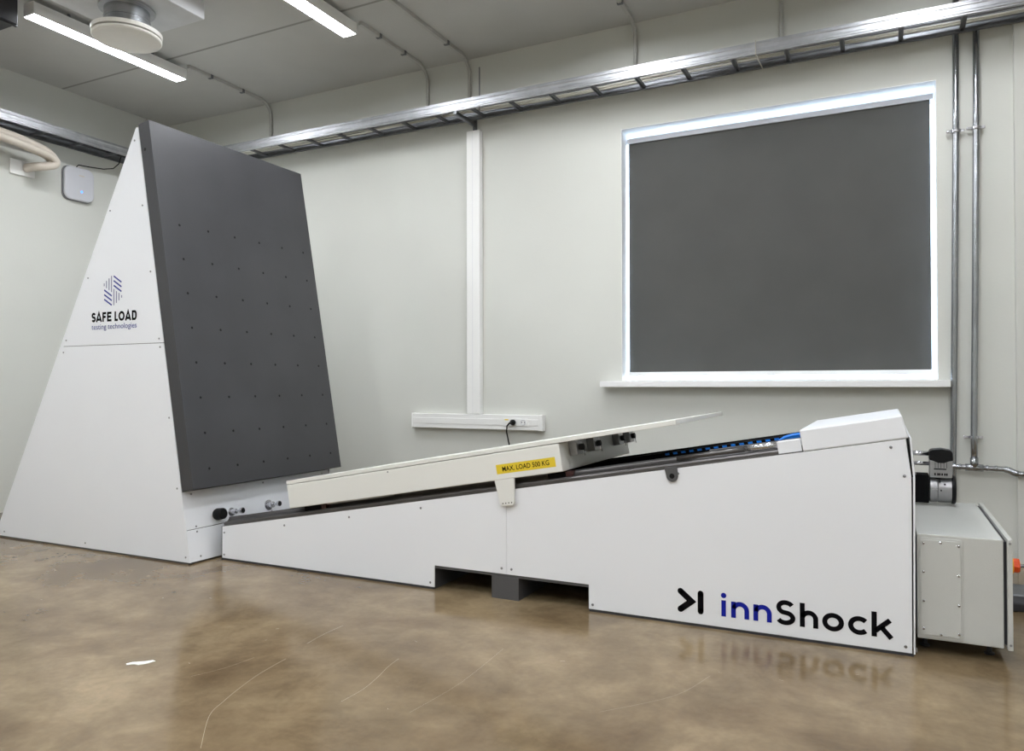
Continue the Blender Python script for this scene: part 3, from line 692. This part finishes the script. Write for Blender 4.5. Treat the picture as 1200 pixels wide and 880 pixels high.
# pin brackets under the board at the raised end
for y in (3.72, 3.985, 4.42, 4.63):
    pb = trprism(2.472, 2.515, .128, .2055, y-.042, y+.042, 'pin_block', ALU, car, 0.002)
    q = TR(2.516, .165, y); d_ = Vector((CA, 0, SA))
    MB().lathe(q, d_, [(0, .017), (.022, .017), (.024, .012)], 14).build('locking_pin', RUBBER, pb)
    MB().torus(q + d_*.02 + Vector((0, .020, -.030)), (CA, .35, SA), .016, .002, 18, 6).build('pin_ring', CHROME, pb)

# ------------------------------------------------------------------ electrical cabinet
cab = thing('electrical_cabinet', (.3, 4.1, 0), 'low grey metal electrical cabinet standing at the right end of the track', 'cabinet')
MB().box(.118, .428, 3.63, 4.655, .067, .508).build('body', CABG, cab, 0.004)
for x, y in ((.15, 3.76), (.39, 3.76), (.15, 4.56), (.39, 4.56)):
    MB().lathe((x, y, 0), (0, 0, 1), [(0, .02), (.006, .02), (.01, .01), (.068, .01)], 14).build('foot', RUBBER, cab)
MB().box(.428, .440, 3.645, 4.64, .08, .498).build('door_seal', RUBBER, cab)
door = MB().box(.440, .459, 3.625, 4.665, .062, .513).build('door', CABG, cab, 0.003)
for z in (.495, .085): MB().lathe((.450, 3.625, z), (0, -1, 0), [(0, .005), (.002, .005)], 8).build('door_screw', SCREW, door)
rm = MB().sweep(rrect(.124, .286, .076, .494, .012, 4), (0, 3.63, 0), (0, 3.627, 0), (1, 0, 0), (0, 0, 1)).build('panel_rim', CABG, cab, 0.002)
acp = MB().sweep(rrect(.131, .279, .086, .486, .008, 4), (0, 3.627, 0), (0, 3.623, 0), (1, 0, 0), (0, 0, 1)).build('access_panel', CABG, cab, 0.0015)
for x, z in [(.141, .470), (.205, .477), (.270, .468), (.141, .350), (.270, .345), (.141, .228), (.270, .222), (.141, .112), (.205, .094), (.270, .104)]:
    MB().lathe((x, 3.623, z), (0, -1, 0), [(0, .0055), (.003, .0055), (.005, .003)], 10).build('panel_screw', CHROME, acp)
sw = MB().lathe((.459, 3.72, .39), (1, 0, 0), [(0, .036), (.010, .036), (.012, .033)], 26).build('isolator_switch', AMBER, door)
part_label(MB().lathe((.471, 3.72, .39), (1, 0, 0), [(0, .028), (.014, .030), (.022, .028), (.024, .02)], 8).build('rotary_knob', ORANGE, sw), 'orange red rotary knob')
MB().lathe((.494, 3.72, .39), (1, 0, 0), [(0, .006), (.02, .006)], 12).build('knob_spindle', GALVD, sw)
# dark box on the floor behind the cabinet
gb = thing('floor_box', (.72, 4.62, 0), 'dark grey low box on the floor behind the grey cabinet', 'box')
MB().sweep([(0, 0), (.32, 0), (.32, .05), (.27, .072), (.04, .072), (0, .045)], (.55, 4.50, 0), (1.05, 4.50, 0), (0, 1, 0), (0, 0, 1)).build('box_body', RUBBER, gb, 0.008)
MB().sweep([(.03, .071), (.28, .071), (.27, .078), (.04, .078)], (.56, 4.50, 0), (1.04, 4.50, 0), (0, 1, 0), (0, 0, 1)).build('box_lid', GALVD, gb, 0.002)

# ------------------------------------------------------------------ scraps on the floor
pc = MB(); pts = [(-2.80, 2.075), (-2.785, 2.066), (-2.765, 2.085), (-2.742, 2.088), (-2.722, 2.115), (-2.716, 2.148), (-2.735, 2.150), (-2.752, 2.128), (-2.772, 2.112), (-2.790, 2.098)]
pc.sweep(pts, (0, 0, .0002), (0, 0, .0022), (1, 0, 0), (0, 1, 0))
tag(pc.build('paper_scrap', PAPER), 'small torn white scrap lying on the brown floor', 'paper scrap')

# scratches in the floor finish
fl_ = bpy.data.objects['floor']
def scratch(pts, w):
    sm = []
    for i in range(len(pts)-1):
        p0, p1, p2, p3 = (Vector((*pts[max(0, min(len(pts)-1, j))], 0)) for j in (i-1, i, i+1, i+2))
        for q in range(5):
            t = q/5; v = .5*((2*p1) + (p2-p0)*t + (2*p0-5*p1+4*p2-p3)*t*t + (3*p1-p0-3*p2+p3)*t**3); sm.append((v.x, v.y))
    sm.append(pts[-1]); mb = MB(); ribbon(mb, sm, w, lambda x, y: Vector((x, y, .0004)))
    return flat_build(mb, 'scratch', SCRATCH, fl_, (0, 0, 1))
for L, w in SCRATCHES: scratch(L, w)
rd = random.Random(5)
for k in range(26):
    x, y = rd.uniform(-4.2, .6), rd.uniform(1.7, 3.3); r = rd.uniform(.001, .003)
    mb = MB(); ribbon(mb, [(x, y), (x+rd.uniform(.003, .02), y+rd.uniform(-.008, .012))], r, lambda a, b: Vector((a, b, .0004)))
    flat_build(mb, 'chip_mark', SCRATCH, fl_, (0, 0, 1))
